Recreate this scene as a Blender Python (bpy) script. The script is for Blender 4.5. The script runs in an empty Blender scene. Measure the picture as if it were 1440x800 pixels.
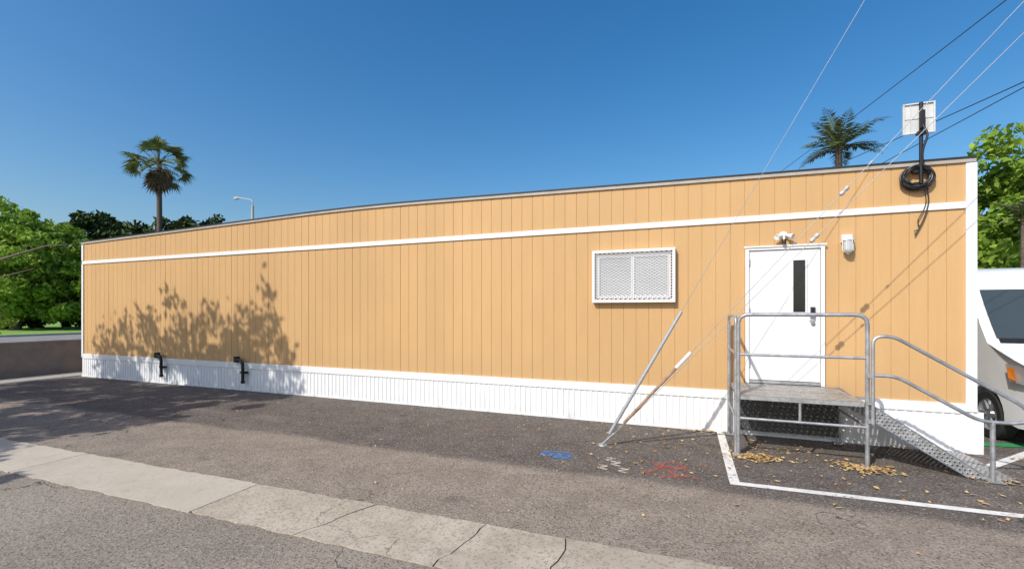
import bpy, math, random
import numpy as np
from mathutils import Vector, Matrix
random.seed(7); rng=np.random.default_rng(11)
scene=bpy.context.scene
COL=scene.collection

# ------------------------------------------------------------------ helpers
class B:
    def __init__(s): s.v=[]; s.f=[]; s.m=[]
    def add(s,vs,fs,m=0):
        o=len(s.v); s.v+= [tuple(p) for p in vs]
        for f in fs: s.f.append([i+o for i in f]); s.m.append(m)
    def box(s,x0,x1,y0,y1,z0,z1,m=0):
        vs=[(x0,y0,z0),(x1,y0,z0),(x1,y1,z0),(x0,y1,z0),(x0,y0,z1),(x1,y0,z1),(x1,y1,z1),(x0,y1,z1)]
        s.add(vs,[(0,3,2,1),(4,5,6,7),(0,1,5,4),(1,2,6,5),(2,3,7,6),(3,0,4,7)],m)
    def obb(s,c,ax,ay,az,m=0):
        c=Vector(c);ax=Vector(ax);ay=Vector(ay);az=Vector(az)
        vs=[c+i*ax+j*ay+k*az for k in(-1,1) for (i,j) in((-1,-1),(1,-1),(1,1),(-1,1))]
        s.add(vs,[(0,3,2,1),(4,5,6,7),(0,1,5,4),(1,2,6,5),(2,3,7,6),(3,0,4,7)],m)
    def tube(s,pts,r,n=10,m=0,cap=True):
        pts=[Vector(p) for p in pts]; N=len(pts)
        rs=r if isinstance(r,(list,tuple)) else [r]*N
        vs=[];fs=[]; prev=None
        for i,p in enumerate(pts):
            t=(pts[min(i+1,N-1)]-pts[max(i-1,0)])
            if t.length<1e-9: t=Vector((0,0,1))
            t.normalize()
            if prev is None:
                ref=Vector((0,0,1)) if abs(t.z)<.9 else Vector((0,1,0))
                u=t.cross(ref).normalized()
            else:
                u=(prev-t*prev.dot(t)).normalized()
            prev=u; w=t.cross(u)
            for k in range(n):
                a=2*math.pi*k/n
                vs.append(p+(u*math.cos(a)+w*math.sin(a))*rs[i])
        for i in range(N-1):
            for k in range(n):
                a=i*n+k;b=i*n+(k+1)%n
                fs.append((a,b,b+n,a+n))
        if cap:
            fs.append(tuple(range(n))[::-1]); fs.append(tuple((N-1)*n+k for k in range(n)))
        s.add(vs,fs,m)
    def lathe(s,c,prof,axis=(0,0,1),n=24,m=0):
        c=Vector(c);ax=Vector(axis).normalized()
        u=ax.cross(Vector((0,0,1)) if abs(ax.z)<.9 else Vector((1,0,0))).normalized();w=ax.cross(u)
        vs=[];fs=[]
        for (h,r) in prof:
            for k in range(n):
                a=2*math.pi*k/n
                vs.append(c+ax*h+(u*math.cos(a)+w*math.sin(a))*max(r,1e-4))
        for i in range(len(prof)-1):
            for k in range(n):
                a=i*n+k;b=i*n+(k+1)%n
                fs.append((a,b,b+n,a+n))
        s.add(vs,fs,m)
    def obj(s,name,mats,parent=None,smooth=False,bevel=0):
        me=bpy.data.meshes.new(name); me.from_pydata(s.v,[],s.f)
        if not isinstance(mats,(list,tuple)): mats=[mats]
        for mt in mats: me.materials.append(mt)
        me.polygons.foreach_set('material_index',s.m)
        me.validate(); me.update()
        ob=bpy.data.objects.new(name,me); COL.objects.link(ob)
        if smooth:
            for p in me.polygons: p.use_smooth=True
            md=ob.modifiers.new('es','EDGE_SPLIT'); md.split_angle=math.radians(40)
        if bevel:
            md=ob.modifiers.new('bv','BEVEL'); md.width=bevel; md.segments=2; md.limit_method='ANGLE'
        if parent: ob.parent=parent
        return ob
def empty(name):
    e=bpy.data.objects.new(name,None); COL.objects.link(e); e.empty_display_size=.2; return e
def fillet(pts,r,n=6):
    pts=[Vector(p) for p in pts]; out=[pts[0]]
    for i in range(1,len(pts)-1):
        a,b,c=pts[i-1],pts[i],pts[i+1]
        rr=min(r,(a-b).length*.48,(c-b).length*.48)
        p=b+(a-b).normalized()*rr; q=b+(c-b).normalized()*rr
        for k in range(n+1):
            t=k/n; out.append((1-t)**2*p+2*t*(1-t)*b+t*t*q)
    out.append(pts[-1]); return out

# ------------------------------------------------------------------ materials
def nt(name):
    m=bpy.data.materials.new(name); m.use_nodes=True
    t=m.node_tree; b=t.nodes['Principled BSDF']; return m,t,b
def N(t,ty,**kw):
    n=t.nodes.new(ty)
    for k,v in kw.items(): setattr(n,k,v)
    return n
def math_(t,op,a,b=None,c=None,clamp=False):
    n=t.nodes.new('ShaderNodeMath'); n.operation=op; n.use_clamp=clamp
    for i,x in enumerate((a,b,c)):
        if x is None: continue
        if isinstance(x,(int,float)): n.inputs[i].default_value=x
        else: t.links.new(x,n.inputs[i])
    return n.outputs[0]
def mixc(t,f,a,b,mode='MIX'):
    n=t.nodes.new('ShaderNodeMix'); n.data_type='RGBA'; n.blend_type=mode
    for i,x in ((0,f),(6,a),(7,b)):
        if isinstance(x,(int,float)): n.inputs[i].default_value=x
        elif isinstance(x,tuple): n.inputs[i].default_value=(*x[:3],1)
        else: t.links.new(x,n.inputs[i])
    return n.outputs[2]
def pos(t,scale=(1,1,1)):
    g=t.nodes.new('ShaderNodeNewGeometry')
    mp=t.nodes.new('ShaderNodeMapping'); mp.inputs['Scale'].default_value=scale
    t.links.new(g.outputs['Position'],mp.inputs['Vector']); return mp.outputs[0]
def noise(t,vec,scale,detail=4,rough=.55,dist=0):
    n=N(t,'ShaderNodeTexNoise'); n.inputs['Scale'].default_value=scale; n.inputs['Detail'].default_value=detail
    n.inputs['Roughness'].default_value=rough; n.inputs['Distortion'].default_value=dist
    t.links.new(vec,n.inputs['Vector']); return n.outputs[0]
def ramp(t,f,a,b,va=0.,vb=1.):
    n=t.nodes.new('ShaderNodeMapRange'); n.interpolation_type='SMOOTHSTEP'
    t.links.new(f,n.inputs[0]); n.inputs[1].default_value=a;n.inputs[2].default_value=b;n.inputs[3].default_value=va;n.inputs[4].default_value=vb
    return n.outputs[0]
def bump(t,b,h,strength,dist=.01):
    n=t.nodes.new('ShaderNodeBump'); n.inputs['Strength'].default_value=strength; n.inputs['Distance'].default_value=dist
    t.links.new(h,n.inputs['Height']); t.links.new(n.outputs[0],b.inputs['Normal'])
def M(name,col,rough=.6,metal=0.,var=.12,scale=3.,vs=(1,1,1),bmp=0.,bs=60.,bd=.003,spec=.5):
    m,t,b=nt(name); p=pos(t,vs)
    f=ramp(t,noise(t,p,scale,5,.6),.3,.7)
    f2=ramp(t,noise(t,pos(t),scale*11,2),.3,.7)
    c=mixc(t,f,tuple(x*(1-var) for x in col),tuple(min(1,x*(1+var*.6)) for x in col))
    c=mixc(t,math_(t,'MULTIPLY',f2,var),c,tuple(x*.7 for x in col))
    t.links.new(c,b.inputs['Base Color']); b.inputs['Roughness'].default_value=rough; b.inputs['Metallic'].default_value=metal
    b.inputs['Specular IOR Level'].default_value=spec
    if bmp: bump(t,b,noise(t,pos(t,vs),bs,3),bmp,bd)
    return m

def siding():
    m,t,b=nt('siding_paint')
    base=(.605,.372,.168)
    lg=ramp(t,noise(t,pos(t,(1,1,.35)),.7,4,.6),.3,.7)
    st=ramp(t,noise(t,pos(t,(14,14,.8)),1.6,4,.6),.3,.75)
    c=mixc(t,lg,tuple(x*.93 for x in base),tuple(x*1.04 for x in base))
    c=mixc(t,math_(t,'MULTIPLY',st,.13),c,tuple(x*.72 for x in base))
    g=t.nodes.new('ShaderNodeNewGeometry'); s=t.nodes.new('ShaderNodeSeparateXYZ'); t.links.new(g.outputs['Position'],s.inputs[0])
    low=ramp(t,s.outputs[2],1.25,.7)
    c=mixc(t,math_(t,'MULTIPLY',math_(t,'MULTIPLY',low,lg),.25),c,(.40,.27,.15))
    bx=math_(t,'FLOOR',math_(t,'DIVIDE',math_(t,'ADD',s.outputs[0],16.43),.2032))
    wn=t.nodes.new('ShaderNodeTexWhiteNoise'); wn.noise_dimensions='1D'; t.links.new(bx,wn.inputs['W'])
    c=mixc(t,math_(t,'MULTIPLY',wn.outputs[0],.08),c,(.42,.25,.10))
    t.links.new(c,b.inputs['Base Color']); b.inputs['Roughness'].default_value=.62; b.inputs['Specular IOR Level'].default_value=.3
    bump(t,b,noise(t,pos(t,(40,40,2)),3,3,.65),.45,.004)
    return m
SID=siding()
GROOVE=M('groove_paint',(.55,.33,.15),.8)
def whitep(name,v=.8,dirt=.25):
    m,t,b=nt(name)
    c=mixc(t,ramp(t,noise(t,pos(t),1.3,5,.6),.3,.75),(v,v,v*.99),(v*.93,v*.93,v*.93))
    g=t.nodes.new('ShaderNodeNewGeometry'); s=t.nodes.new('ShaderNodeSeparateXYZ'); t.links.new(g.outputs['Position'],s.inputs[0])
    low=ramp(t,s.outputs[2],.22,0.0)
    n=ramp(t,noise(t,pos(t,(1,1,.4)),5,5,.7),.4,.75)
    c=mixc(t,math_(t,'MULTIPLY',math_(t,'MULTIPLY',low,n),dirt*2.,clamp=True),c,(.42,.39,.35))
    n2=ramp(t,noise(t,pos(t,(3,3,.3)),4,5,.7),.58,.85)
    c=mixc(t,math_(t,'MULTIPLY',n2,dirt*.4),c,(.55,.53,.5))
    t.links.new(c,b.inputs['Base Color']); b.inputs['Roughness'].default_value=.5
    return m
WHITE=whitep('white_paint'); SKW=whitep('skirting_white',.82,.28)
DOORW=whitep('door_white',.78,.12)
BLACK=M('black_plastic',(.012,.012,.013),.45)
ROOFK=M('black_roof_edge',(.02,.02,.022),.6)
ROOFM=M('roof_membrane',(.5,.49,.47),.8)
GALV=M('galvanised_steel',(.50,.51,.53),.45,.7,var=.28,scale=9)
GALVD=M('galvanised_dull',(.42,.42,.42),.6,.5,var=.3,scale=12)
WIRE=M('wire_steel',(.30,.31,.33),.55,.5)
WIRED=M('wire_dark',(.03,.03,.035),.6)
GLASS,_t,_b=nt('dark_glass'); _b.inputs['Base Color'].default_value=(.02,.022,.025,1);_b.inputs['Roughness'].default_value=.06
WGLASS,_t,_b=nt('windscreen_glass'); _b.inputs['Base Color'].default_value=(.05,.065,.07,1);_b.inputs['Roughness'].default_value=.05;_b.inputs['Specular IOR Level'].default_value=.9
BLIND=M('window_blind',(.40,.41,.42),.6,vs=(1,1,30),scale=1.2,var=.15)
TYRE=M('tyre_rubber',(.02,.02,.02),.85)
VANW,_t,_b=nt('van_white_paint')
_c=mixc(_t,ramp(_t,noise(_t,pos(_t),3,4),.3,.7),(.76,.77,.78),(.81,.82,.83)); _t.links.new(_c,_b.inputs['Base Color'])
_b.inputs['Roughness'].default_value=.28; _b.inputs['Coat Weight'].default_value=.4

def perf(name,axis,sp,rad,col=(.5,.5,.5),metal=.4):
    m,t,b=nt(name)
    g=t.nodes.new('ShaderNodeNewGeometry'); s=t.nodes.new('ShaderNodeSeparateXYZ'); t.links.new(g.outputs['Position'],s.inputs[0])
    ax={'x':0,'y':1,'z':2}
    u=math_(t,'DIVIDE',s.outputs[ax[axis[0]]],sp[0]); v=math_(t,'DIVIDE',s.outputs[ax[axis[1]]],sp[1])
    row=math_(t,'MULTIPLY',math_(t,'MODULO',math_(t,'ADD',math_(t,'FLOOR',v),200),2),.5)
    fu=math_(t,'MULTIPLY',math_(t,'SUBTRACT',math_(t,'FRACT',math_(t,'ADD',math_(t,'ADD',u,100.),row)),.5),sp[0])
    fv=math_(t,'MULTIPLY',math_(t,'SUBTRACT',math_(t,'FRACT',math_(t,'ADD',v,100.)),.5),sp[1])
    d=math_(t,'SQRT',math_(t,'ADD',math_(t,'MULTIPLY',fu,fu),math_(t,'MULTIPLY',fv,fv)))
    solid=math_(t,'GREATER_THAN',d,rad)
    t.links.new(solid,b.inputs['Alpha'])
    c=mixc(t,ramp(t,noise(t,pos(t),14,4),.3,.7),tuple(x*.65 for x in col),col)
    t.links.new(c,b.inputs['Base Color']); b.inputs['Metallic'].default_value=metal; b.inputs['Roughness'].default_value=.5
    bump(t,b,ramp(t,d,rad,rad+.008,1,0),.6,.006)
    return m
PERF=perf('perforated_plank','xy',(.075,.055),.0115,(.5,.47,.43))
PERFS=perf('perforated_side','xz',(.045,.04),.008,(.42,.42,.42))
PERFR=perf('perforated_ramp','xy',(.05,.045),.010,(.48,.48,.47))
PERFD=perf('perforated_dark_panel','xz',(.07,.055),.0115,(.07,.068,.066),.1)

def asphalt():
    m,t,b=nt('worn_asphalt')
    g=t.nodes.new('ShaderNodeNewGeometry'); s=t.nodes.new('ShaderNodeSeparateXYZ'); t.links.new(g.outputs['Position'],s.inputs[0])
    P=g.outputs['Position']
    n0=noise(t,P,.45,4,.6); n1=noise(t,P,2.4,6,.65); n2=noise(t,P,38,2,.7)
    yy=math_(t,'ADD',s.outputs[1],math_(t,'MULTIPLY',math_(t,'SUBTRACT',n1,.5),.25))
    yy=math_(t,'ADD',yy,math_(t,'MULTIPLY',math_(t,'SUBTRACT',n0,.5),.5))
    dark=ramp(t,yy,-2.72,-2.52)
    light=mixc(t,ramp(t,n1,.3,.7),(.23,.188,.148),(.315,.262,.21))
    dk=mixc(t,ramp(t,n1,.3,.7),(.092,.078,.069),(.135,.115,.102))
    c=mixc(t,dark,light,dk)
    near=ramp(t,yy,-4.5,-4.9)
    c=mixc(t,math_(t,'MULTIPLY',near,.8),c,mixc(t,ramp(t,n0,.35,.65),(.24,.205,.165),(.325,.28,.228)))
    c=mixc(t,math_(t,'MULTIPLY',ramp(t,noise(t,pos(t,(.35,1.2,1)),1.1,4,.65),.52,.75),.35),c,(.31,.26,.21))
    c=mixc(t,math_(t,'MULTIPLY',ramp(t,noise(t,P,1.5,3,.5),.62,.76),.45),c,(.055,.047,.042))
    v=N(t,'ShaderNodeTexVoronoi'); v.inputs['Scale'].default_value=75; t.links.new(P,v.inputs['Vector'])
    sp=t.nodes.new('ShaderNodeSeparateColor'); t.links.new(v.outputs['Color'],sp.inputs[0])
    c=mixc(t,ramp(t,sp.outputs[0],.72,.98,0,.5),c,(.47,.41,.34))
    c=mixc(t,ramp(t,sp.outputs[1],.62,.98,0,.6),c,(.05,.044,.04))
    c=mixc(t,math_(t,'MULTIPLY',ramp(t,n2,.4,.7),.25),c,(.08,.068,.06))
    nn=N(t,'ShaderNodeTexNoise'); nn.inputs['Scale'].default_value=1.8; nn.inputs['Detail'].default_value=4; t.links.new(P,nn.inputs['Vector'])
    vec=t.nodes.new('ShaderNodeVectorMath'); vec.operation='ADD'; t.links.new(P,vec.inputs[0])
    sc=t.nodes.new('ShaderNodeVectorMath'); sc.operation='SCALE'; sc.inputs['Scale'].default_value=.9; t.links.new(nn.outputs['Color'],sc.inputs[0]); t.links.new(sc.outputs[0],vec.inputs[1])
    vc=N(t,'ShaderNodeTexVoronoi'); vc.feature='DISTANCE_TO_EDGE'; vc.inputs['Scale'].default_value=.42; t.links.new(vec.outputs[0],vc.inputs['Vector'])
    cr=math_(t,'MULTIPLY',ramp(t,vc.outputs[0],.0045,.0015),ramp(t,n0,.42,.55))
    c=mixc(t,math_(t,'MULTIPLY',cr,.7),c,(.03,.026,.022))
    t.links.new(c,b.inputs['Base Color']); b.inputs['Roughness'].default_value=.9; b.inputs['Specular IOR Level'].default_value=.25
    bump(t,b,v.outputs['Distance'],.5,.006)
    return m
ASPH=asphalt()
def concrete(name,a,bb,sp_=.4):
    m,t,b=nt(name); P=pos(t)
    n1=noise(t,P,1.8,6,.68)
    c=mixc(t,ramp(t,n1,.3,.7),a,bb)
    v=N(t,'ShaderNodeTexVoronoi'); v.inputs['Scale'].default_value=60; t.links.new(P,v.inputs['Vector'])
    sp=t.nodes.new('ShaderNodeSeparateColor'); t.links.new(v.outputs['Color'],sp.inputs[0])
    c=mixc(t,ramp(t,sp.outputs[0],.6,.98,0,sp_),c,tuple(x*.45 for x in a))
    c=mixc(t,ramp(t,noise(t,P,5,5,.7),.52,.8,0,.6),c,tuple(x*.55 for x in a))
    oi=t.nodes.new('ShaderNodeNewGeometry')
    c=mixc(t,math_(t,'MULTIPLY',oi.outputs['Random Per Island'],.25),c,tuple(x*.75 for x in a))
    vc=N(t,'ShaderNodeTexVoronoi'); vc.feature='DISTANCE_TO_EDGE'; vc.inputs['Scale'].default_value=1.1
    vec=t.nodes.new('ShaderNodeVectorMath'); vec.operation='ADD'; t.links.new(P,vec.inputs[0])
    nn=N(t,'ShaderNodeTexNoise'); nn.inputs['Scale'].default_value=3; nn.inputs['Detail'].default_value=5; t.links.new(P,nn.inputs['Vector'])
    sc=t.nodes.new('ShaderNodeVectorMath'); sc.operation='SCALE'; sc.inputs['Scale'].default_value=.5; t.links.new(nn.outputs['Color'],sc.inputs[0]); t.links.new(sc.outputs[0],vec.inputs[1]); t.links.new(vec.outputs[0],vc.inputs['Vector'])
    cr=math_(t,'MULTIPLY',ramp(t,vc.outputs[0],.008,.002),ramp(t,noise(t,P,.9,2),.5,.56))
    c=mixc(t,math_(t,'MULTIPLY',cr,.6*min(1,sp_*2)),c,(.06,.05,.04))
    t.links.new(c,b.inputs['Base Color']); b.inputs['Roughness'].default_value=.9
    bump(t,b,noise(t,P,45,3,.7),.5,.006); return m
CONC=concrete('gutter_concrete',(.38,.32,.245),(.52,.45,.355),.55)
CONCS=concrete('gutter_concrete_smooth',(.47,.41,.325),(.54,.48,.395),.15)
SIDEW=concrete('sidewalk_concrete',(.36,.34,.3),(.45,.43,.38),.1)
STREET=M('street_asphalt',(.24,.235,.225),.9,var=.2,scale=.6)
def linepaint(name,col,a0=.36,a1=.46,sc=26):
    m,t,b=nt(name); P=pos(t)
    n=math_(t,'ADD',math_(t,'MULTIPLY',noise(t,P,sc,4,.75),.7),math_(t,'MULTIPLY',noise(t,P,3,3),.3))
    t.links.new(ramp(t,n,a0,a1),b.inputs['Alpha'])
    c=mixc(t,ramp(t,noise(t,P,6,4),.3,.7),tuple(x*.8 for x in col),col)
    t.links.new(c,b.inputs['Base Color']); b.inputs['Roughness'].default_value=.75; return m
LINE=linepaint('white_line_paint',(.76,.74,.70),.33,.45) 
BLUEP=linepaint('blue_spray',(.04,.25,.64),.36,.52); REDP=linepaint('red_spray',(.46,.11,.08),.43,.6); WSP=linepaint('white_spray',(.62,.52,.42),.38,.54)
GREENP=linepaint('green_kerb_paint',(.03,.3,.1),.2,.3)
LOWW=M('low_wall_paint',(.26,.22,.2),.85,var=.15,bmp=.4,bs=30,bd=.01)
def foliage(name,a,bb,tr=.25):
    m,t,b=nt(name)
    g=t.nodes.new('ShaderNodeNewGeometry')
    f=math_(t,'ADD',math_(t,'MULTIPLY',g.outputs['Random Per Island'],.55),math_(t,'MULTIPLY',ramp(t,noise(t,g.outputs['Position'],.9,1),.3,.7),.45))
    c=mixc(t,f,a,bb); t.links.new(c,b.inputs['Base Color']); b.inputs['Roughness'].default_value=.55
    b.inputs['Specular IOR Level'].default_value=.25
    if tr>0:
        tl=t.nodes.new('ShaderNodeBsdfTranslucent'); t.links.new(c,tl.inputs[0])
        mx=t.nodes.new('ShaderNodeMixShader'); mx.inputs[0].default_value=tr
        t.links.new(b.outputs[0],mx.inputs[1]); t.links.new(tl.outputs[0],mx.inputs[2]); t.links.new(mx.outputs[0],t.nodes['Material Output'].inputs[0])
    return m
F_BR=foliage('foliage_bright',(.11,.20,.02),(.36,.52,.07),.35)
F_DK=foliage('foliage_dark',(.025,.048,.015),(.075,.12,.03),0)
F_MD=foliage('foliage_mid',(.035,.07,.018),(.1,.17,.04),.2)
F_PALM=foliage('foliage_palm',(.065,.09,.027),(.22,.25,.10),.2)
F_DEAD=foliage('palm_skirt',(.09,.06,.03),(.2,.15,.08),0)
GRASS=M('lawn_grass',(.2,.36,.045),.9,var=.3,scale=2)
BARK=M('bark',(.13,.1,.075),.9,var=.35,scale=6,bmp=.8,bs=14,bd=.03)
LITTER=foliage('dry_leaves',(.25,.13,.04),(.68,.48,.22),0)

# ------------------------------------------------------------------ ground & paving
b=B(); b.add([(-500,-500,0),(500,-500,0),(500,500,0),(-500,500,0)],[(0,1,2,3)]); b.obj('ground',M('ground_soil',(.14,.125,.105),.95,var=.2,scale=.2))
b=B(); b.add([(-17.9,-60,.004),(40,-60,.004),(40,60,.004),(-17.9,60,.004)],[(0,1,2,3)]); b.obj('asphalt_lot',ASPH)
def gy(x): return -4.13+.016*x
joints=[-40,-36,-32,-28,-24,-20,-16.6,-13.5,-10.4,-7.4,-4.35,-2.87,-1.72,-.95,.35,1.7,3.1,4.6,6.2,8,12,16,20,25,30,38]
b=B(); jag={}
for j in joints:
    amp=.0 if j<-4 or j>3 else .055
    lst=[];o=0
    for k in range(9):
        o+=random.uniform(-amp,amp)*.6; lst.append(o+(.16*(k/8-.5)*(-1) if (-3<j<-1.5) else 0))
    jag[j]=lst
for a,c in zip(joints[:-1],joints[1:]):
    gap=.006
    n=max(2,int((c-a)/.12)); top=[];bot=[]
    for i in range(n+1):
        x=a+(c-a)*i/n
        top.append((x,gy(x)+random.uniform(-.016,.016)))
        bot.append((x,gy(x)-.73+random.uniform(-.016,.016)))
    left=[(a+jag[a][k]+gap, top[0][1]*(1-k/8)+bot[0][1]*k/8) for k in range(1,8)]
    right=[(c+jag[c][k]-gap, top[-1][1]*(1-k/8)+bot[-1][1]*k/8) for k in range(1,8)]
    t0=[(top[0][0]+jag[a][0]+gap,top[0][1])]+top[1:-1]+[(top[-1][0]+jag[c][0]-gap,top[-1][1])]
    b0=[(bot[0][0]+jag[a][8]+gap,bot[0][1])]+bot[1:-1]+[(bot[-1][0]+jag[c][8]-gap,bot[-1][1])]
    loop=t0+right+b0[::-1]+left[::-1]
    m=1 if c<=-4.3 else 0
    L=len(loop)
    vs=[(x,y,.014) for x,y in loop]+[(x,y,.0) for x,y in loop]
    fs=[tuple(range(L))[::-1]]+[(i,(i+1)%L,(i+1)%L+L,i+L) for i in range(L)]
    b.add(vs,fs,m)
b.obj('concrete_gutter',[CONC,CONCS])
b=B()
for j in joints:
    pts=[(j+jag[j][k],gy(j)-.73*k/8) for k in range(9)]
    for p,q in zip(pts[:-1],pts[1:]):
        b.add([(p[0]-.02,p[1],.0075),(q[0]-.02,q[1],.0075),(q[0]+.02,q[1],.0075),(p[0]+.02,p[1],.0075)],[(0,1,2,3)])
b.obj('joint_dirt',M('joint_dirt',(.05,.043,.035),.95))
b=B(); b.add([(-17.88,-12,.008),(-16.75,-12,.008),(-16.75,20,.008),(-17.88,20,.008)],[(0,1,2,3)]); b.obj('concrete_walkway',SIDEW)
def strip(b,p,q,w,z=.0085,m=0):
    p=Vector((*p,z));q=Vector((*q,z));d=(q-p);n=Vector((-d.y,d.x,0)).normalized()*w/2
    b.add([p-n,q-n,q+n,p+n],[(0,1,2,3)],m)
b=B(); strip(b,(.5,-.02),(.5,-2.235),.105); strip(b,(.45,-2.29),(9,-2.06),.105); strip(b,(3.3,-.75),(5.6,1.75),.11); b.obj('parking_line',LINE)
b=B(); strip(b,(3.75,.55),(5.6,.95),.2,.0125); b.obj('green_kerb_marking',GREENP)
def squig(b,pts,w,m=0):
    for p,q in zip(pts[:-1],pts[1:]): strip(b,p,q,w,.0085+random.uniform(0,.002),m)
b=B()
def circ(cx,cy,r,n=14,st=0,en=6.6): return [(cx+r*math.cos(st+(en-st)*i/n),cy+r*.8*math.sin(st+(en-st)*i/n)) for i in range(n+1)]
for cx in (-1.72,-1.6,-1.48): squig(b,circ(cx,-2.06,.07),.026)
squig(b,[(-1.8,-1.95),(-1.55,-1.9),(-1.4,-1.95)],.028); squig(b,[(-1.62,-2.16),(-1.35,-2.14)],.028)
b.obj('blue_spray_marking',BLUEP)
b=B()
for cx,cy in ((-.95,-2.3),(-.82,-2.12),(-.7,-2.33),(-.9,-1.98)):
    squig(b,[(cx-.06,cy+.07),(cx+.06,cy+.06),(cx-.05,cy-.03),(cx+.07,cy-.07)],.03)
b.obj('white_spray_marking',WSP)
b=B()
squig(b,[(-.45,-2.3),(-.2,-2.0),(.1,-2.12)],.06); squig(b,circ(-.15,-1.95,.14),.05); squig(b,[(-.4,-1.9),(-.05,-2.35)],.06); squig(b,[(.05,-1.8),(.3,-1.85)],.05); squig(b,[(-.3,-2.4),(.05,-2.25),(.2,-2.4)],.05)
squig(b,[(1.45,-2.0),(1.62,-1.96)],.04); squig(b,[(-3.0,-1.2),(-2.85,-1.22)],.03)
b.obj('red_spray_marking',REDP)
b=B()
def litter(cx,cy,sx,sy,n,s0=.013,s1=.038):
    for _ in range(n):
        x=random.gauss(cx,sx);y=random.gauss(cy,sy); 
        if y>-.04: y=-.04-random.random()*.1
        s=random.uniform(s0,s1);a=random.uniform(0,6.28)
        z=.012+random.uniform(0,.012); c,sn=math.cos(a)*s,math.sin(a)*s
        b.add([(x-c,y-sn,z),(x+sn*.5,y-c*.5,z+random.uniform(0,.015)),(x+c,y+sn,z+random.uniform(0,.012)),(x-sn*.5,y+c*.5,z)],[(0,1,2,3)])
litter(.8,-1.22,.16,.1,300); litter(2.0,-1.22,.16,.11,280); litter(1.1,-.75,.3,.25,50); litter(3.25,-1.15,.15,.08,60)
litter(-.6,-.5,1.0,.3,60,.012,.036); litter(0,-1.8,1.3,.5,85,.012,.036); litter(.2,-.1,.25,.05,50); litter(-4,-1.2,4,.8,90,.01,.028); litter(2.6,-1.9,.8,.3,40); litter(3.2,-.12,.5,.05,30)
litter(1,-3.4,3,.8,90,.008,.02); litter(-3,-2.8,3,.8,60,.008,.02)
b.obj('leaf_litter',LITTER)
b=B(); b.add([(-46.9,-200,.004),(-24,-200,.004),(-24,200,.004),(-46.9,200,.004)],[(0,1,2,3)]); b.obj('street',STREET)
b=B(); b.box(-23.9,-18.3,-200,200,-.1,.14); b.obj('sidewalk',SIDEW)
b=B(); b.box(-47.3,-46.95,-200,200,-.1,.15); b.obj('kerb',SIDEW)
b=B(); b.box(-100,-47.31,-200,200,-.1,.13); b.obj('lawn',GRASS)
e=empty('low_boundary_wall')
b=B(); b.box(-18.2,-18.0,-14,30,-.05,.97); b.obj('wall_body',LOWW,e)
b=B(); b.box(-18.23,-17.97,-14,30,.972,1.02); b.obj('cap',M('wall_cap',(.34,.31,.29),.8),e,bevel=.008)

# ------------------------------------------------------------------ building
XL,XR,XM=-16.43,3.53,-6.45; DEP=12.
def tp(x):
    f=lambda x: 3.88+.22*(x-XL)/(XM-XL) if x<XM else 4.10-.20*(x-XM)/(XR-XM)
    d=x-XM; k=1.8
    if abs(d)<k: 
        sL=.22/(XM-XL); sR=-.20/(XR-XM); a=(sR-sL)/(4*k)
        return f(XM-k)+sL*(d+k)+a*(d+k)**2
    return f(x)
bl=empty('modular_building')
b=B(); gw=.006; gd=.007; x=XL; k=0
while x<XR-.01:
    x2=min(x+.2032,XR); w=gw+(.005 if k%6==0 else 0)+random.uniform(-.001,.002)
    segs=[((x,0),(x,gd),1),((x,gd),(x+w,gd),1),((x+w,gd),(x+w,0),1),((x+w,0),(x2,0),0)]
    for p,q,m in segs:
        b.add([(p[0],p[1],.62),(q[0],q[1],.62),(q[0],q[1],tp(q[0])),(p[0],p[1],tp(p[0]))],[(0,1,2,3)],m)
    x=x2;k+=1
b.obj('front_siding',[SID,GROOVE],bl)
b=B()
b.add([(XL,0.012,.62),(XL,DEP,.62),(XL,DEP,tp(XL)),(XL,.012,tp(XL))],[(0,1,2,3)])
b.add([(XR,0.012,.62),(XR,DEP,.62),(XR,DEP,tp(XR)),(XR,.012,tp(XR))],[(3,2,1,0)])
b.add([(XL,DEP,.62),(XR,DEP,.62),(XR,DEP,tp(XR)),(XM,DEP,tp(XM)),(XL,DEP,tp(XL))],[(0,1,2,3,4)])
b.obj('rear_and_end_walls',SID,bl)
b=B(); xs=[XL-.05]+[XM-1.8+.3*i for i in range(13)]+[XR+.05]
for y0,y1,z0,z1,m in ((-.032,DEP+.05,.018,.048,0),(-.028,-.003,-.028,.0175,1)):
    n=len(xs); vs=[]
    for x in xs:
        zt=tp(min(max(x,XL),XR)); vs+=[(x,y0,zt+z0),(x,y1,zt+z0),(x,y1,zt+z1),(x,y0,zt+z1)]
    fs=[(0,1,2,3),((n-1)*4+3,(n-1)*4+2,(n-1)*4+1,(n-1)*4)]
    for i in range(n-1):
        for j in range(4): fs.append((i*4+j,(i+1)*4+j,(i+1)*4+(j+1)%4,i*4+(j+1)%4))
    b.add(vs,fs,m)
b.obj('roof_edge',[ROOFK,M('drip_edge_paint',(.42,.38,.33),.5)],bl)
b=B()
for xa,xb in zip(xs[:-1],xs[1:]):
    za,zb=tp(max(xa,XL))+.055,tp(min(xb,XR))+.055
    b.add([(xa,.05,za),(xb,.05,zb),(xb,DEP,zb),(xa,DEP,za)],[(0,1,2,3)])
b.obj('roof_sheet',ROOFM,bl)
b=B()
b.box(XL-.02,XR-.055,-.024,-.002,3.265,3.355)
b.box(XR-.055,XR+.06,-.03,-.001,.56,3.86)
b.box(XR+.004,XR+.055,-.001,.1,.56,3.86)
b.box(XL-.03,XL+.05,-.028,-.001,.56,3.26); b.box(XL-.03,XL+.05,-.028,-.001,3.365,3.83)
b.box(XL+.051,XR-.056,-.026,-.002,.53,.665)
b.obj('white_trim',WHITE,bl,bevel=.004)
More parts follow.
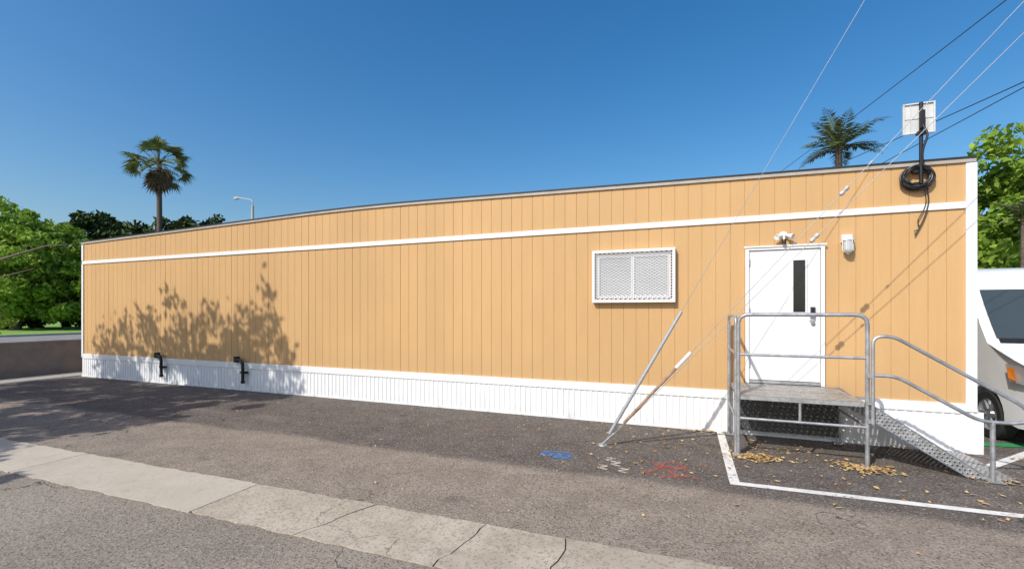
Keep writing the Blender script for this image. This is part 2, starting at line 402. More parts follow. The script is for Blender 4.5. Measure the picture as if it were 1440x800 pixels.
b=B(); per=.1016; x=XL-.02; yb=-.006; d=.011
pts=[]
while x<XR+.06:
    pts+=[(x,yb),(x+.062,yb),(x+.070,yb-d),(x+.0935,yb-d)]; x+=per
for p,q in zip(pts[:-1],pts[1:]):
    b.add([(p[0],p[1],0),(q[0],q[1],0),(q[0],q[1],.56),(p[0],p[1],.56)],[(0,1,2,3)])
b.box(XR+.06,XR+.075,0,DEP,0,.6); b.box(XL-.035,XL-.02,0,DEP,0,.6)
b.obj('skirting',SKW,bl)
b=B(); b.box(XL-.03,XR+.07,-.03,-.0225,0.005,.045); b.obj('skirting_base_rail',SKW,bl)
# door
b=B()
fx0,fx1=.85,1.885; z0,z1=.80,2.87
b.box(fx0,fx0+.05,-.045,.0,z0,z1,0); b.box(fx1-.05,fx1,-.045,.0,z0,z1,0); b.box(fx0+.05,fx1-.05,-.045,.0,z1-.05,z1,0)
b.box(fx0-.02,fx1+.02,-.06,-.0455,z1-.012,z1+.012,0)
b.obj('door_frame',DOORW,bl,bevel=.003)
b=B(); b.box(fx0+.057,fx1-.057,-.022,.0,z0+.055,z1-.057); b.obj('door_leaf',DOORW,bl,bevel=.003)
b=B(); b.box(fx0+.05,fx1-.05,-.05,0,z0+.01,z0+.045); b.obj('door_threshold',GALV,bl)
b=B(); b.box(1.485,1.64,-.030,-.0225,1.88,2.65); b.obj('door_window_glass',GLASS,bl)
b=B()
for r in ((1.465,1.485,1.86,2.67),(1.64,1.66,1.86,2.67),(1.485,1.64,1.86,1.88),(1.485,1.64,2.65,2.67)): b.box(r[0],r[1],-.042,-.0225,r[2],r[3])
b.obj('door_window_frame',DOORW,bl)
b=B(); b.box(1.70,1.765,-.052,-.0225,1.80,1.96,0); b.box(1.708,1.757,-.058,-.0525,1.87,1.95,1); b.tube([(1.735,-.05,1.83),(1.735,-.10,1.83),(1.66,-.105,1.83)],.01); b.lathe((1.735,-.022,1.72),[(0,.028),(.025,.028),(.028,0)],(0,-1,0),16)
b.obj('door_lock',[M('lock_metal',(.45,.45,.46),.35,.8),BLACK],bl)
b=B()
for z in (1.05,1.85,2.6): b.box(fx0+.046,fx0+.06,-.052,-.0455,z,z+.11)
b.obj('door_hinges',GALV,bl)
# window
wx0,wx1,wz0,wz1=-1.50,-.16,2.04,2.92
b=B()
def frame(b,x0,x1,z0,z1,w,y0,y1,m=0):
    b.box(x0,x1,y0,y1,z1-w,z1,m); b.box(x0,x1,y0,y1,z0,z0+w,m); b.box(x0,x0+w,y0,y1,z0+w,z1-w,m); b.box(x1-w,x1,y0,y1,z0+w,z1-w,m)
frame(b,wx0+.07,wx1-.07,wz0+.07,wz1-.07,.05,-.045,-.001)
b.box(-.86,-.80,-.042,-.001,wz0+.12,wz1-.12)
b.obj('window_frame',WHITE,bl)
b=B(); b.box(wx0+.12,-.86,-.018,-.002,wz0+.12,wz1-.12); b.box(-.80,wx1-.12,-.022,-.002,wz0+.12,wz1-.12); b.obj('window_blind',BLIND,bl)
b=B(); frame(b,wx0,wx1,wz0,wz1,.045,-.105,-.075)
b.box(wx0,wx0+.012,-.075,-.001,wz0,wz1); b.box(wx1-.012,wx1,-.075,-.001,wz0,wz1); b.box(wx0+.012,wx1-.012,-.075,-.001,wz0,wz0+.012); b.box(wx0+.012,wx1-.012,-.075,-.001,wz1-.012,wz1)
b.obj('security_screen_frame',WHITE,bl,bevel=.004)
b=B(); ix0,ix1,iz0,iz1=wx0+.045,wx1-.045,wz0+.045,wz1-.045
sl=.6; stp=.046; hw=.0038
for sg in (1,-1):
    c=-3.
    while c<3.:
        xm,zm=(ix0+ix1)/2,(iz0+iz1)/2
        xa=max(ix0, min((( (iz0-zm-c)/(sg*sl))+xm),(((iz1-zm-c)/(sg*sl))+xm)))
        xb=min(ix1, max((( (iz0-zm-c)/(sg*sl))+xm),(((iz1-zm-c)/(sg*sl))+xm)))
        if xb-xa>.01:
            za=zm+sg*sl*(xa-xm)+c; zb=zm+sg*sl*(xb-xm)+c
            y=-.09+.003*sg
            b.obb(((xa+xb)/2,y,(za+zb)/2),((xb-xa)/2,0,(zb-za)/2),(0,.002,0),Vector((-(zb-za),0,xb-xa)).normalized()*hw)
        c+=stp
b.obj('security_screen_mesh',WHITE,bl)
for i,X in enumerate((-12.85,-9.9)):
    b=B()
    p=fillet([(X-.18,-.05,.74),(X+.02,-.12,.74),(X+.12,-.13,.66),(X+.1,-.11,.25)],.1)
    b.tube(p,.035,10); b.box(X-.24,X-.14,-.09,-.003,.67,.81); b.box(X+.02,X+.18,-.12,-.03,.42,.47); b.lathe((X+.1,-.11,.25),[(0,.045),(-.06,.045),(-.06,0)],(0,0,1),12)
    b.obj('drain_pipe',BLACK,None,smooth=True)

b=B(); LX,LZ=1.36,3.03
b.lathe((LX,-.001,LZ),[(0,.055),(.03,.055),(.045,.03),(.045,0)],(0,-1,0))
for s in (-1,1):
    d=Vector((s*.8,-.7,-.35)).normalized(); c=Vector((LX+s*.02,-.05,LZ))
    b.tube([c,c+d*.04],.014); b.lathe(c+d*.03,[(0,.012),(.02,.025),(.05,.03),(.08,.043),(.09,.042),(.08,.0)],d)
b.tube([(LX,-.05,LZ-.01),(LX,-.08,LZ-.08)],.012); b.lathe((LX,-.085,LZ-.11),[(-.03,0),(-.028,.026),(.02,.03),(.04,.018),(.045,0)],(0,0,1),m=1)
b.obj('floodlight',[WHITE,BLACK],smooth=True)
wl=empty('wall_lamp')
b=B(); b.box(2.085,2.215,-.05,-.001,2.88,2.99); b.lathe((2.15,-.09,2.93),[(.04,0),(.04,.062),(-.03,.07),(-.035,.06)],(0,0,1)); b.obj('lamp_base',WHITE,wl,smooth=True)
b=B(); b.lathe((2.15,-.09,2.90),[(0,.058),(-.12,.058),(-.165,.045),(-.185,.02),(-.19,0)],(0,0,1)); b.obj('lamp_glass',M('jar_glass',(.55,.56,.56),.15),wl,smooth=True)
b=B(); 
for a in range(6):
    an_=a*math.pi/3; b.tube([(2.15+.066*math.cos(an_),-.09+.066*math.sin(an_),2.9),(2.15+.066*math.cos(an_),-.09+.066*math.sin(an_),2.76),(2.15,-.09,2.70)],.005,6)
b.obj('lamp_cage',WHITE,wl)

an=empty('panel_antenna'); AX=2.95; AY=-.1
b=B(); b.tube([(AX+.02,AY,3.62),(AX+.02,AY,4.72)],.022,10); b.box(AX-.05,AX+.09,AY+.02,-.002,3.78,3.84); b.box(AX-.05,AX+.09,AY+.02,-.002,3.6,3.65)
b.obb((AX+.02,AY-.03,4.48),(.028,0,0),(0,.02,0),(0,0,.12)); b.box(AX-.03,AX+.07,AY-.05,AY+.03,4.28,4.32)
b.tube(fillet([(AX+.02,AY-.05,4.40),(AX+.07,AY-.08,4.25),(AX+.01,AY-.05,4.05),(AX+.03,AY-.03,3.85)],.1),.014,8)
b.obj('mast',BLACK,an,smooth=True)
b=B(); py=AY+.03
b.box(AX-.165,AX+.175,py,py+.03,4.31,4.72,0)
frame(b,AX-.17,AX+.18,4.305,4.725,.018,py-.02,py-.0005,0)
for xx in (-.09,.10): b.box(AX+xx,AX+xx+.006,py-.012,py-.0005,4.325,4.705,0)
b.box(AX-.15,AX+.16,py-.010,py-.0007,4.51,4.516,0)
b.obj('panel',M('antenna_plastic',(.62,.63,.62),.5),an,bevel=.006)
b=B()
for k in range(15):
    R=.155+random.uniform(-.032,.032); ox,oz=random.uniform(-.012,.012),random.uniform(-.015,.015)
    pts=[(AX-.01+ox+R*math.cos(a*math.pi/14),-.05-.014*(k%4)-.01*math.sin(a*.9+k),3.72+oz+R*.88*math.sin(a*math.pi/14)) for a in range(29)]
    b.tube(pts,.014,8)
b.obj('cable_coil',BLACK,an,smooth=True)
b=B(); b.tube(fillet([(AX+.1,-.03,3.62),(AX+.14,-.03,3.4),(AX+.08,-.035,3.15),(AX-.02,-.03,2.93)],.12),.008,8)
b.tube(fillet([(AX+.08,-.03,3.62),(AX+.11,-.03,3.35),(AX+.0,-.035,3.12),(AX+.04,-.03,3.02),(AX-.03,-.03,2.99)],.1),.006,8); b.obj('hanging_cable',BLACK,an,smooth=True)

# ------------------------------------------------------------------ access platform
ap=empty('access_ramp'); PX0,PX1,PY0,PY1,PZ=.66,2.0,-1.2,-.07,.80
b=B(); 
b.add([(PX0,PY0,PZ),(PX1,PY0,PZ),(PX1,PY1,PZ),(PX0,PY1,PZ)],[(0,1,2,3)]); b.obj('deck',PERF,ap)
b=B()
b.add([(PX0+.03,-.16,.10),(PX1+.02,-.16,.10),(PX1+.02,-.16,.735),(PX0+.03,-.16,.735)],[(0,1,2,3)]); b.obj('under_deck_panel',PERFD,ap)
b=B()
for y in (PY0,PY1): b.box(PX0,PX1,y-.015,y+.015,PZ-.055,PZ-.003)
for x in (PX0,PX1): b.box(x-.015,x+.015,PY0+.016,PY1-.016,PZ-.055,PZ-.003)
for y in (-.97,-.745,-.52,-.295): b.box(PX0+.02,PX1-.02,y-.004,y+.004,PZ-.04,PZ-.003)
b.obj('deck_frame',GALVD,ap)
R=.024; T=1.85
b=B()
b.tube(fillet([(.64,-1.21,.02),(.64,-1.21,T),(2.03,-1.21,T),(2.03,-1.21,.02)],.13,8),R,12)
b.tube([(.64,-1.21,1.33),(2.03,-1.21,1.33)],.018,10)
b.tube([(.64,-1.21,.5),(2.03,-1.21,.5)],.018,10)
b.tube([(1.335,-1.21,.5),(1.335,-1.21,.74)],.016,10)
b.tube(fillet([(.615,-1.16,.02),(.615,-1.16,T-.02),(.615,-.12,T-.02),(.615,-.12,.02)],.12,8),R*.9,12)
for z in (1.33,.5): b.tube([(.615,-1.16,z),(.615,-.12,z)],.018,10)
b.tube([(2.03,-.12,.02),(2.03,-.12,PZ-.03)],R*.9,10); b.tube([(2.03,-1.21,.5),(2.03,-.12,.5)],.016,10)
b.obj('guard_rail',GALV,ap,smooth=True)
b=B()
rail=[(2.075,-1.24,.55),(2.075,-1.24,1.59),(2.27,-1.24,1.6),(3.42,-1.24,.86),(3.5,-1.24,.72),(3.36,-1.24,.67),(3.05,-1.24,.67),(2.3,-1.24,1.13),(2.09,-1.24,1.13)]
b.tube(fillet(rail,.11,8),.02,12)
b.tube([(3.16,-1.24,.02),(3.16,-1.24,.67)],R*.95,12)
b.obj('ramp_handrail',GALV,ap,smooth=True)
b=B()
for (x,y) in ((.64,-1.2),(2.03,-1.2),(.615,-.12),(2.03,-.12),(3.18,-1.24)):
    b.box(x-.07,x+.07,y-.06,y+.06,.0135,.024); 
    for s in (-1,1): b.lathe((x+s*.048,y,.024),[(0,.01),(.012,.01),(.012,0)],n=8)
for z in (.56,.78,1.1): b.box(2.02,2.09,-1.255,-1.185,z,z+.04)
b.obj('foot_plates',GALVD,ap)
x0,x1,z0_,z1_=2.02,3.12,.79,.035
b=B()
b.add([(x0,-1.17,z0_),(x1,-1.17,z1_),(x1,-.12,z1_),(x0,-.12,z0_)],[(0,1,2,3)]); b.add([(x1,-1.17,z1_),(3.42,-1.17,.02),(3.42,-.12,.02),(x1,-.12,z1_)],[(0,1,2,3)])
b.obj('ramp_deck',PERFR,ap)
b=B()
for y in (-1.18,-.11):
    b.add([(x0,y,z0_+.02),(x1,y,z1_+.02),(3.42,y,.03),(3.42,y,.012),(2.98,y,.012),(x0,y,z0_-.17)],[(0,5,4,3,2,1)])
b.obj('ramp_side',PERFS,ap)
b=B()
for y in (-1.18,-.11):
    for (p,q) in (((x0,z0_+.02),(x1,z1_+.02)),((x0,z0_-.17),(2.98,.012))):
        b.tube([(p[0],y,p[1]),(q[0],y,q[1])],.008,6)
b.obj('ramp_edge',GALV,ap)

# ------------------------------------------------------------------ guy wires / pole
AN=Vector((-1.1,-1.385,.0))
gw_=empty('guy_wire')
b=B()
dA=Vector((3.05,0,5.53)).normalized(); dB=Vector((1,0,1.09)).normalized(); dC=Vector((1,0,1.165)).normalized()
b.tube([AN+Vector((-.03,0,0)),AN+dC*.25],.012,8); b.lathe(AN+Vector((0,0,.0)),[(0,.07),(.02,.06),(.025,0)],n=16)
b.obj('anchor_rod',GALVD,gw_)
b=B(); b.tube([AN+dA*.2,AN+dA*2.16],[.026,.022],10); b.obj('guy_guard_grey',M('guard_grey',(.42,.43,.45),.5,.3),gw_)
b=B(); b.tube([AN+dC*.45,AN+dC*1.55],[.022,.02],10); b.obj('guy_guard_weathered',M('guard_rust',(.36,.24,.16),.7,var=.4,scale=10),gw_)
b=B(); b.tube([AN+dC*1.5,AN+dC*1.78],.025,10); b.obj('guy_guard_tip',WHITE,gw_)
b=B(); PXp=5.5
for d,r in ((dA,.0035),(dB,.004),(dC,.004)):
    s=(PXp-AN.x)/d.x; b.tube([AN,AN+d*s],r,6)
b.obj('strands',WIRE,gw_)
b=B()
for d,s in ((dC,3.0/dC.x*.95),(dB,2.55/dB.x)):
    c=AN+d*s; b.lathe(c,[(-.07,.008),(-.055,.025),(-.02,.028),(0,.018),(.02,.028),(.055,.025),(.07,.008)],d,12)
    b.lathe(c+d*.4,[(-.03,.005),(-.02,.011),(.02,.011),(.03,.005)],d,8)
b.obj('insulators',M('porcelain',(.5,.48,.45),.3),gw_,smooth=True)
WOOD=M('pole_wood',(.14,.1,.07),.9,var=.3,vs=(6,6,.5),scale=3)
def pole(x,y,h):
    e=empty('utility_pole'); b=B(); b.tube([(x,y,-.1),(x,y,h)],[.16,.11],14); b.obj('shaft',WOOD,e,smooth=True)
    b=B(); b.box(x-.05,x+.05,y-1.1,y+1.1,h-.55,h-.42)
    b.obj('crossarm',WOOD,e); b=B()
    for yy in (-.95,-.5,.5,.95): b.lathe((x,y+yy,h-.42),[(0,.03),(.05,.05),(.1,.05),(.14,0)],n=10)
    b.obj('pin_insulators',M('brown_porcelain',(.12,.06,.04),.2),e,smooth=True)
pole(PXp,-1.385,12.6); pole(2.07,35.9,11.)
b=B()
def sag(p,q,s,n=24):
    p=Vector(p);q=Vector(q); return [p.lerp(q,i/n)-Vector((0,0,s*4*(i/n)*(1-i/n))) for i in range(n+1)]
for z0,z1,r in ((7.02,10.08,.009),(5.24,10.55,.009),(5.45,7.6,.008)):
    b.tube(sag((PXp,-1.385,z0),(2.07,35.9,z1),.25),r,6)
b.obj('overhead_cable',WIRED)

# ------------------------------------------------------------------ street lamp
b=B(); sx,sy,sh=-23.3,11.1,8.5
b.tube([(sx,sy,.1),(sx,sy,sh-.55)],[.11,.07],12)
b.tube(fillet([(sx,sy,sh-.6),(sx,sy,sh-.2),(sx-.9,sy-.1,sh-.02),(sx-1.05,sy-.1,sh-.01)],.5),.035,8)
b.lathe((sx-.95,sy-.1,sh-.01),[(0,.03),(.05,.07),(.3,.09),(.42,.05),(.45,0)],(-1,0,-.02),12)
b.lathe((sx,sy,.1),[(0,.2),(.3,.2),(.4,.12)],n=12); b.obj('street_lamp',M('lamp_concrete_paint',(.42,.42,.40),.6),smooth=True)

# ------------------------------------------------------------------ vegetation
def leafmesh(name,C,size,mat,parent=None,updir=None):
    n=len(C); u=rng.normal(size=(n,3)); u/=np.linalg.norm(u,axis=1)[:,None]
    if updir is not None: u=u*.6+np.array([0,0,1.])*updir; u/=np.linalg.norm(u,axis=1)[:,None]
    w=rng.normal(size=(n,3)); w-= (w*u).sum(1)[:,None]*u; w/=np.linalg.norm(w,axis=1)[:,None]
    s=size*rng.uniform(.6,1.4,size=(n,1))
    V=np.stack([C-u*s,C+w*s*.5,C+u*s,C-w*s*.5],1).reshape(-1,3)
    me=bpy.data.meshes.new(name); me.from_pydata(V.tolist(),[],np.arange(4*n).reshape(-1,4).tolist())
    me.materials.append(mat); ob=bpy.data.objects.new(name,me); COL.objects.link(ob)
    if parent: ob.parent=parent
    return ob
def crown(c,R,nc,nl,cr=.22,shell=.55,stretch=.8):
    c=np.array(c);R=np.array(R); d=rng.normal(size=(nc,3)); d/=np.linalg.norm(d,axis=1)[:,None]
    rad=rng.uniform(shell,1,size=(nc,1))*rng.uniform(.82,1.1,size=(nc,1))
    cc=c+d*rad*R
    out=[]
    for k in range(nc):
        r=cr*R.mean()*rng.uniform(.5,1.35)
        q=rng.normal(size=(nl,3)); q/=np.linalg.norm(q,axis=1)[:,None]; q*=rng.uniform(0,1,size=(nl,1))**.45
        out.append(cc[k]+q*np.array([r,r,r*stretch]))
    return np.concatenate(out),cc
def tree(name,base,c,R,mat,nc=70,nl=160,size=.14,cr=.22,limbs=9,tr=.22,updir=None,shell=.45,stretch=.8,sprouts=()):
    e=empty(name); C,cc=crown(c,R,nc,nl,cr,shell,stretch)
    for (sx_,sy_,sz_,ln) in sprouts:
        for j in range(4):
            u=(j+random.uniform(.2,.9))/4; n=int(38*(1.25-u*.6)); rr=.30*(1.15-.6*u)*random.uniform(.7,1.25)
            q=rng.normal(size=(n,3))*rr*np.array([.75,.75,.85])
            C=np.concatenate([C,np.array([sx_+random.uniform(-.22,.22),sy_+random.uniform(-.5,.5),sz_+u*ln*.93])+q])
    C=C[C[:,2]>.3]
    leafmesh('foliage',C,size,mat,e,updir)
    b=B(); base=Vector(base); c=Vector(c)
    fork=base.lerp(Vector((c.x,c.y,c.z-R[2]*.7)),.9)
    mid=base.lerp(fork,.5)+Vector((.1,.08,0))
    b.tube([base-Vector((0,0,.1)),base+Vector((0,0,.3)),mid,fork],[tr*1.35,tr*1.05,tr*.9,tr*.75],12)
    for k in range(limbs):
        q=Vector(cc[int(rng.integers(len(cc)))]); m=fork.lerp(q,.5)+Vector((random.uniform(-.2,.2),random.uniform(-.2,.2),.25))
        b.tube([fork,m,q],[tr*.5,tr*.28,tr*.08],8)
    for (sx_,sy_,sz_,ln) in sprouts:
        b.tube([fork,fork.lerp(Vector((sx_,sy_,sz_)),.6),Vector((sx_,sy_,sz_)),Vector((sx_,sy_,sz_+ln*.9))],[tr*.35,tr*.2,tr*.1,.008],6)
    b.obj('trunk',BARK,e,smooth=True); return e
def sp_(X,ztop,ln,s=6.5): return (X-.45*s,-s,ztop+s-ln,ln)
tree('shade_tree',(-17.2,-6.6,0),(-17.0,-6.6,5.1),(2.2,1.9,1.8),F_MD,nc=50,nl=100,size=.10,cr=.2,updir=.3,
     sprouts=[sp_(-15.5,1.25,1.2),sp_(-14.9,1.55,1.4),sp_(-14.35,1.65,1.5),sp_(-13.8,1.7,1.3),sp_(-13.3,1.95,1.6)])
tree('shade_tree',(-13.4,-6.8,0),(-13.2,-6.6,5.6),(2.6,2.0,2.0),F_MD,nc=66,nl=105,size=.10,cr=.2,updir=.3,
     sprouts=[sp_(-12.6,2.0,1.5),sp_(-12.1,2.25,1.7),sp_(-11.7,1.8,1.4),sp_(-11.2,2.15,1.6),sp_(-10.7,1.9,1.4),sp_(-10.2,2.2,1.7),sp_(-9.7,2.5,1.9),sp_(-9.1,2.3,1.6),sp_(-8.6,1.4,1.1)])
tree('shade_tree',(-12.4,-8.9,0),(-12.2,-8.6,5.0),(2.1,1.3,1.5),F_MD,nc=44,nl=95,size=.10,cr=.24)
tree('shade_tree',(-10.6,-10.8,0),(-10.4,-10.1,4.3),(1.4,1.1,1.2),F_MD,nc=22,nl=100,size=.10,cr=.26)
tree('broadleaf_tree',(-60,15.5,0),(-60,15.5,6.0),(6.0,5.,5.6),F_BR,nc=170,nl=160,size=.24,cr=.2,tr=.4)
tree('broadleaf_tree',(-56,19.,0),(-56,19.,4.6),(4.0,4.,4.3),F_BR,nc=100,nl=150,size=.22,cr=.22,tr=.35)
tree('broadleaf_tree',(-67,26,0),(-67,26,7.6),(5.0,4.6,6.8),F_DK,nc=150,nl=130,size=.3,cr=.22,tr=.4)
tree('broadleaf_tree',(-61,27,0),(-61,27,6.8),(4.8,4.4,6.2),F_DK,nc=150,nl=130,size=.3,cr=.22,tr=.4)
tree('broadleaf_tree',(13.3,16.2,0),(13.3,16.2,4.6),(4.1,3.6,4.5),F_BR,nc=190,nl=160,size=.15,cr=.2,tr=.3)
tree('broadleaf_tree',(18.5,20,0),(18.5,20,5.4),(4.4,4,4.4),F_MD,nc=110,nl=140,size=.18,cr=.2,tr=.3)
pts=[]
for k,(x,y,h) in enumerate(((-59,29,12.8),(-57,30,13.0),(-55,29,12.8),(-53,29.5,12.7),(-51,29.5,12.2),(-49,31,12.2),(-47,32,11.8),(10.5,30,6),(14,30,7),(18,30,8),(23,28,8))):
    P,_=crown((x,y,h*.52),(2.8,2.4,h*.5),70,75,.26); pts.append(P)
leafmesh('distant_tree_row',np.concatenate(pts),.32,F_DK)
pts=[]
for k in range(22):
    P,_=crown((-66+random.uniform(-.6,.6),8+k*1.4,2.2),(1.8,1.5,2.6),18,90,.3); pts.append(P)
leafmesh('hedge',np.concatenate(pts),.24,F_DK)

def fan_palm(base,h,Rf):
    e=empty('fan_palm'); base=Vector(base); top_=base+Vector((.0,0,h))
    b=B(); b.tube([base,base+Vector((.1,0,.8)),base+Vector((.12,0,h*.5)),top_],[.42,.32,.27,.25],12); b.obj('trunk',BARK,e,smooth=True)
    for nm,mat,cnt,elr in (('fronds',F_PALM,46,(-30,85)),('dead_frond_skirt',F_DEAD,30,(-85,-50))):
        b=B(); live=cnt==46
        for k in range(cnt):
            az=k*2.39996+random.uniform(-.2,.2); el=math.radians(random.uniform(*elr))
            d=Vector((math.cos(az)*math.cos(el),math.sin(az)*math.cos(el),math.sin(el)))
            L=Rf*random.uniform(.5,.66)*(1. if live else .45)
            o=top_+Vector((0,0,random.uniform(-.4,.1) if live else random.uniform(-1.2,-.2)))
            p=o+d*L-Vector((0,0,.08*L*L))
            b.tube([o,o.lerp(p,.5)+Vector((0,0,.05)),p],[.04,.03,.02],4,cap=False)
            side=d.cross(Vector((0,0,1))); side=side.normalized() if side.length>.1 else Vector((1,0,0))
            rl=random.uniform(-.8,.8); up=side.cross(d).normalized(); s2=(side*math.cos(rl)+up*math.sin(rl))
            FL=Rf*.42*random.uniform(.8,1.1)
            for j in range(17):
                a=math.radians(-100+200*j/16); dd=(d*math.cos(a)+s2*math.sin(a)).normalized()
                ln=FL*(1-.25*abs(j-8)/8)*random.uniform(.8,1.05)
                wv=(d*-math.sin(a)+s2*math.cos(a))*ln*.06
                m=p+dd*ln*.55; tip=p+dd*ln-Vector((0,0,ln*.28))
                b.add([p,m-wv,tip,m+wv],[(0,1,2,3)])
        b.obj(nm,mat,e)
fan_palm((-56.8,26.2,0),19.2,3.8)
def feather_palm(base,h,L,nf=15,tr=.2,lean=0):
    e=empty('feather_palm'); base=Vector(base); t_=base+Vector((lean,0,h))
    b=B(); b.tube([base,base+Vector((lean*.3,0,h*.5)),t_],[tr*1.4,tr,tr*.8],12); b.obj('trunk',BARK,e,smooth=True)
    b=B()
    for k in range(nf):
        az=k*2.4+random.uniform(-.3,.3); el=math.radians(random.uniform(5,85)); l=L*random.uniform(.8,1.15)
        p=Vector(t_); d=Vector((math.cos(az)*math.cos(el),math.sin(az)*math.cos(el),math.sin(el))); P=[p.copy()]
        n=14
        for i in range(n):
            p=p+d*l/n; P.append(p.copy()); d=(d+Vector((0,0,-.06-.04*i/n*2))).normalized()
        b.tube(P,[.035*(1-i/(n+1)) +.004 for i in range(n+1)],4,cap=False)
        for i in range(2,n+1):
            tdir=(P[i]-P[i-1]).normalized(); sd=tdir.cross(Vector((0,0,1))).normalized()
            for q in range(3):
                o=P[i-1].lerp(P[i],q/3)
                for s in (-1,1):
                    ll=l*.28*math.sin(math.pi*min(1,(i/(n+1))*.8+.2))*random.uniform(.8,1.1)
                    dd=(sd*s+tdir*.7+Vector((0,0,random.uniform(-.5,.0)))).normalized()
                    w=tdir*ll*.07; b.add([o,o+dd*ll*.5+w,o+dd*ll,o+dd*ll*.5-w],[(0,1,2,3)])
    b.obj('fronds',F_PALM,e)
feather_palm((7.9,22.1,0),10.9,2.4,16)
feather_palm((10.6,12.6,0),5.0,1.0,12,.07)
e=empty('overhanging_branch')
b=B(); b.tube([(-19.8,-2.3,-.05),(-19.75,-2.2,1.8),(-19.3,-1.4,2.9),(-18.6,-.9,3.4),(-17.9,-.2,3.85),(-17.5,.3,3.95)],[.10,.08,.05,.035,.02,.008],10)
b.tube([(-19.3,-1.4,2.9),(-18.9,-.8,2.9),(-18.5,-.2,3.2)],[.04,.02,.008],8); b.obj('limb',M('pale_bark',(.2,.16,.12),.8,var=.3),e,smooth=True)
C,_=crown((-19.9,-1.9,3.0),(1.0,.9,1.2),26,70,.26,.2); leafmesh('leaves',C,.08,F_BR,e)
C,_=crown((-18.9,-.9,1.5),(.5,.9,.5),12,70,.3,.2); leafmesh('shrub_leaves',C,.07,F_BR,e)

# ------------------------------------------------------------------ van
van=empty('parked_van'); VX0,VX1,VY=4.2,6.2,.12; VC=(VX0+VX1)/2; HW=1.0
def arch(s0,r=.43,zb=.34):
    zc=.36; a0=math.asin(max(-1,(zb-zc)/r)); return [(s0+r*math.cos(a), zc+r*math.sin(a)) for a in [a0+(math.pi-2*a0)*i/12 for i in range(13)]]
prof=[(.06,.30),(.0,.42),(.0,.62),(.03,.80),(.07,1.02),(.16,1.13),(.35,1.22),(.65,1.32),(.95,1.42),(1.15,1.68),(1.36,1.98),(1.55,2.27),(1.68,2.43),(1.9,2.56),(2.3,2.63),(3.2,2.66),(5.6,2.64),(5.8,2.55),(5.88,2.3),(5.9,.38)]
prof+=[(5.2,.34)]+arch(4.65)+[(2.4,.34)]+arch(.97)+[(.3,.30)]
def hwf(s,z):
    w=HW
    if z>1.2: w-=.09*((z-1.2)/1.4)**1.3
    if s<.45: w-=.17*(1-s/.45)**2
    if z>2.5: w-=.05*((z-2.5)/.15)
    return w
b=B(); rows=[-1,-.94,-.8,-.4,0,.4,.8,.94,1]; L=len(prof); vs=[]
for r in rows:
    for (s,z) in prof:
        bulge=.05*(1-abs(r)**2) if s<1.0 and z>.4 else (.04*(1-r*r) if 1<s<2 and z>1.3 else 0)
        zz=z-(.03 if abs(r)>.95 and z>2.3 else 0)
        vs.append((VC+r*hwf(s,z),VY+s-bulge,zz))
fs=[]
for i in range(len(rows)-1):
    for k in range(L):
        a=i*L+k;c=i*L+(k+1)%L; fs.append((a,c,c+L,a+L))
b.add(vs,fs); b.add(vs[:L],[tuple(range(L))]); b.add(vs[-L:],[tuple(range(L))[::-1]])
b.obj('body',VANW,van,smooth=True)
def pside(r,s,z,off=.006): return (VC+r*(hwf(s,z)+off),VY+s,z)
def pfront(r,s,z,off=.012):
    bulge=.05*(1-abs(r)**2) if s<1.0 else .04*(1-r*r)
    return (VC+r*hwf(s,z),VY+s-bulge-off,z+off*.8)
b=B()
g=[(-.88),(-.5),0,.5,.88]; ss=[(1.0,1.485),(1.15,1.68),(1.36,1.98),(1.52,2.225)]
vs=[pfront(r,s,z,.016) for (s,z) in ss for r in g]; fs=[(i*5+j,i*5+j+1,i*5+j+6,i*5+j+5) for i in range(3) for j in range(4)]
b.add(vs,fs)
b.obj('windscreen',WGLASS,van)
b=B()
for sgn in (-1,1):
    b.add([pside(sgn,1.45,1.42),pside(sgn,2.2,1.42),pside(sgn,2.2,2.1),pside(sgn,1.85,2.1)],[(0,1,2,3) if sgn<0 else (3,2,1,0)])
b.obj('side_glass',GLASS,van)
b=B()
for r0 in (-.5,.15): b.tube([pfront(r0,1.0,1.48,.03),pfront(r0+.35,1.28,1.86,.03)],.008,6)
vs=[pfront(r,s,z,.014) for (s,z) in ((.0,.34),(-.02,.60)) for r in (-1.0,-.5,0,.5,1.0)]; b.add(vs,[(j,j+1,j+6,j+5) for j in range(4)])
vs=[pfront(r,s,z,.012) for (s,z) in ((.03,.80),(.07,1.0)) for r in (-.55,-.25,0,.25,.55)]; b.add(vs,[(j,j+1,j+6,j+5) for j in range(4)])
vs=[pfront(r,s,z,.014) for (s,z) in ((.95,1.42),(1.0,1.48)) for r in (-.86,-.4,0,.4,.86)]; b.add(vs,[(j,j+1,j+6,j+5) for j in range(4)])
for sg in (-1,1):
    b.obb((VC+sg*1.16,VY+1.35,1.55),(.09,.03,0),(0,.06,0),(0,0,.17)); b.obb((VC+sg*1.02,VY+1.38,1.42),(.09,0,0),(0,.03,0),(0,0,.03))
    b.box(VC+sg*1.0-.012,VC+sg*1.0+.012,VY+1.45,VY+4.15,.33,.45); b.box(VC+sg*1.0-.014,VC+sg*1.0+.014,VY+1.5,VY+4.1,.72,.80)
b.obj('black_trim',BLACK,van,bevel=.01)
b=B()
for sg in (-1,1):
    P=[pside(sg,.5,1.16,.012),pside(sg,.42,.93,.012),pfront(sg*.97,.10,.84,.02),pfront(sg*.68,.05,.86,.02),pfront(sg*.66,.10,1.03,.02),pfront(sg*.95,.22,1.12,.02)]
    b.add(P,[(0,1,2,5),(2,3,4,5)])
b.obj('headlights',M('headlight_lens',(.5,.52,.54),.08,.6),van)
b=B()
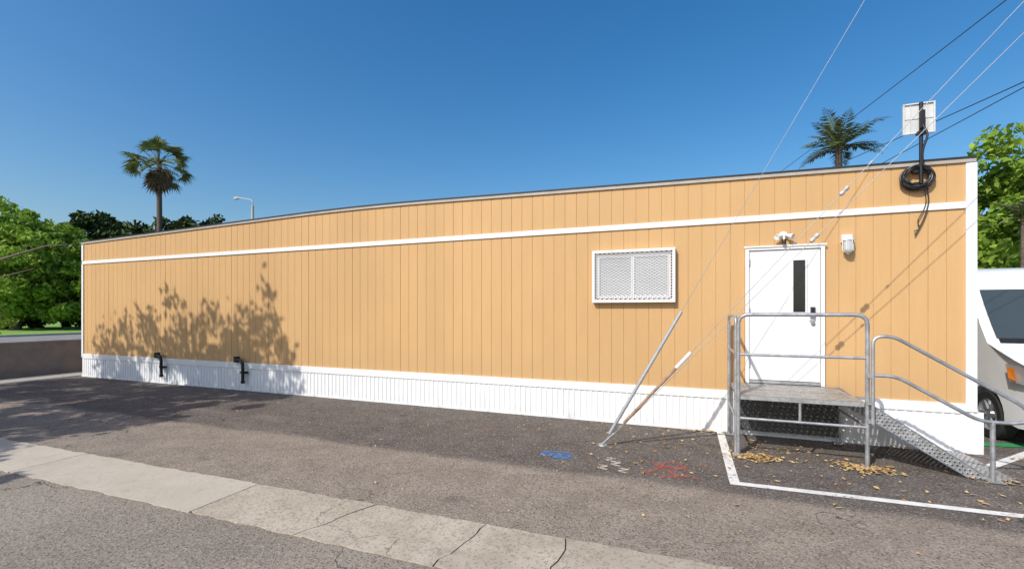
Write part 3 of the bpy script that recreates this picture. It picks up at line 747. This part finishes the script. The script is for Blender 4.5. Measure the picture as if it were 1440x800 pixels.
for sg in (-1,1):
    b.add([pside(sg,.47,1.12,.016),pside(sg,.42,.96,.016),pside(sg,.30,.94,.016),pside(sg,.34,1.11,.016)],[(0,1,2,3)])
b.obj('indicators',M('amber_lens',(.85,.25,.03),.2),van)
b=B()
for s in (.97,4.65):
    for sg in (-1,1):
        c=(VC+sg*.78,VY+s,.36)
        b.lathe(c,[(0,.36*.3),(0,.33),(.03,.36),(.18,.36),(.21,.33),(.205,.23)],(sg,0,0),32,0)
        b.lathe(c,[(.205,.235),(.17,.21),(.15,.08),(.19,.06),(.19,0)],(sg,0,0),32,1)
        for k in range(6):
            a=k*math.pi/3; b.obb((c[0]+sg*.18,c[1]+.14*math.cos(a),c[2]+.14*math.sin(a)),(.015,0,0),(0,.07*math.cos(a),.07*math.sin(a)),(0,-.022*math.sin(a),.022*math.cos(a)),1)
b.obj('wheels',[TYRE,GALV],van,smooth=True)

# ------------------------------------------------------------------ light, sky, camera
L=Vector((.45,1.,-1.0)).normalized()
sd=bpy.data.lights.new('sun','SUN'); sd.energy=4.1; sd.angle=math.radians(.5); sd.color=(1,.955,.88)
so=bpy.data.objects.new('sun',sd); COL.objects.link(so); so.rotation_euler=L.to_track_quat('-Z','Y').to_euler(); so.location=(-10,-20,20)
w=bpy.data.worlds.new('World'); scene.world=w; w.use_nodes=True; t=w.node_tree
sk=t.nodes.new('ShaderNodeTexSky'); sk.sky_type='NISHITA'; sk.sun_disc=False
sk.sun_elevation=math.asin(-L.z); sk.sun_rotation=math.atan2(-L.x,-L.y)
sk.altitude=50; sk.air_density=1.2; sk.dust_density=2.2; sk.ozone_density=3.3
hs=t.nodes.new('ShaderNodeHueSaturation'); hs.inputs['Saturation'].default_value=1.38
bg=t.nodes['Background']; t.links.new(sk.outputs[0],hs.inputs['Color']); t.links.new(hs.outputs[0],bg.inputs[0]); bg.inputs[1].default_value=.15
scene.view_settings.view_transform='Standard'; scene.view_settings.look='None'; scene.view_settings.exposure=0
cd=bpy.data.cameras.new('camera'); cd.sensor_width=36; cd.lens=635/1440*36; cd.shift_y=38/1440; cd.clip_end=3000; cd.clip_start=.05
co=bpy.data.objects.new('camera',cd); COL.objects.link(co); co.location=(0,-7.8,1.89); co.rotation_euler=(math.radians(90),0,math.radians(21.08))
scene.camera=co
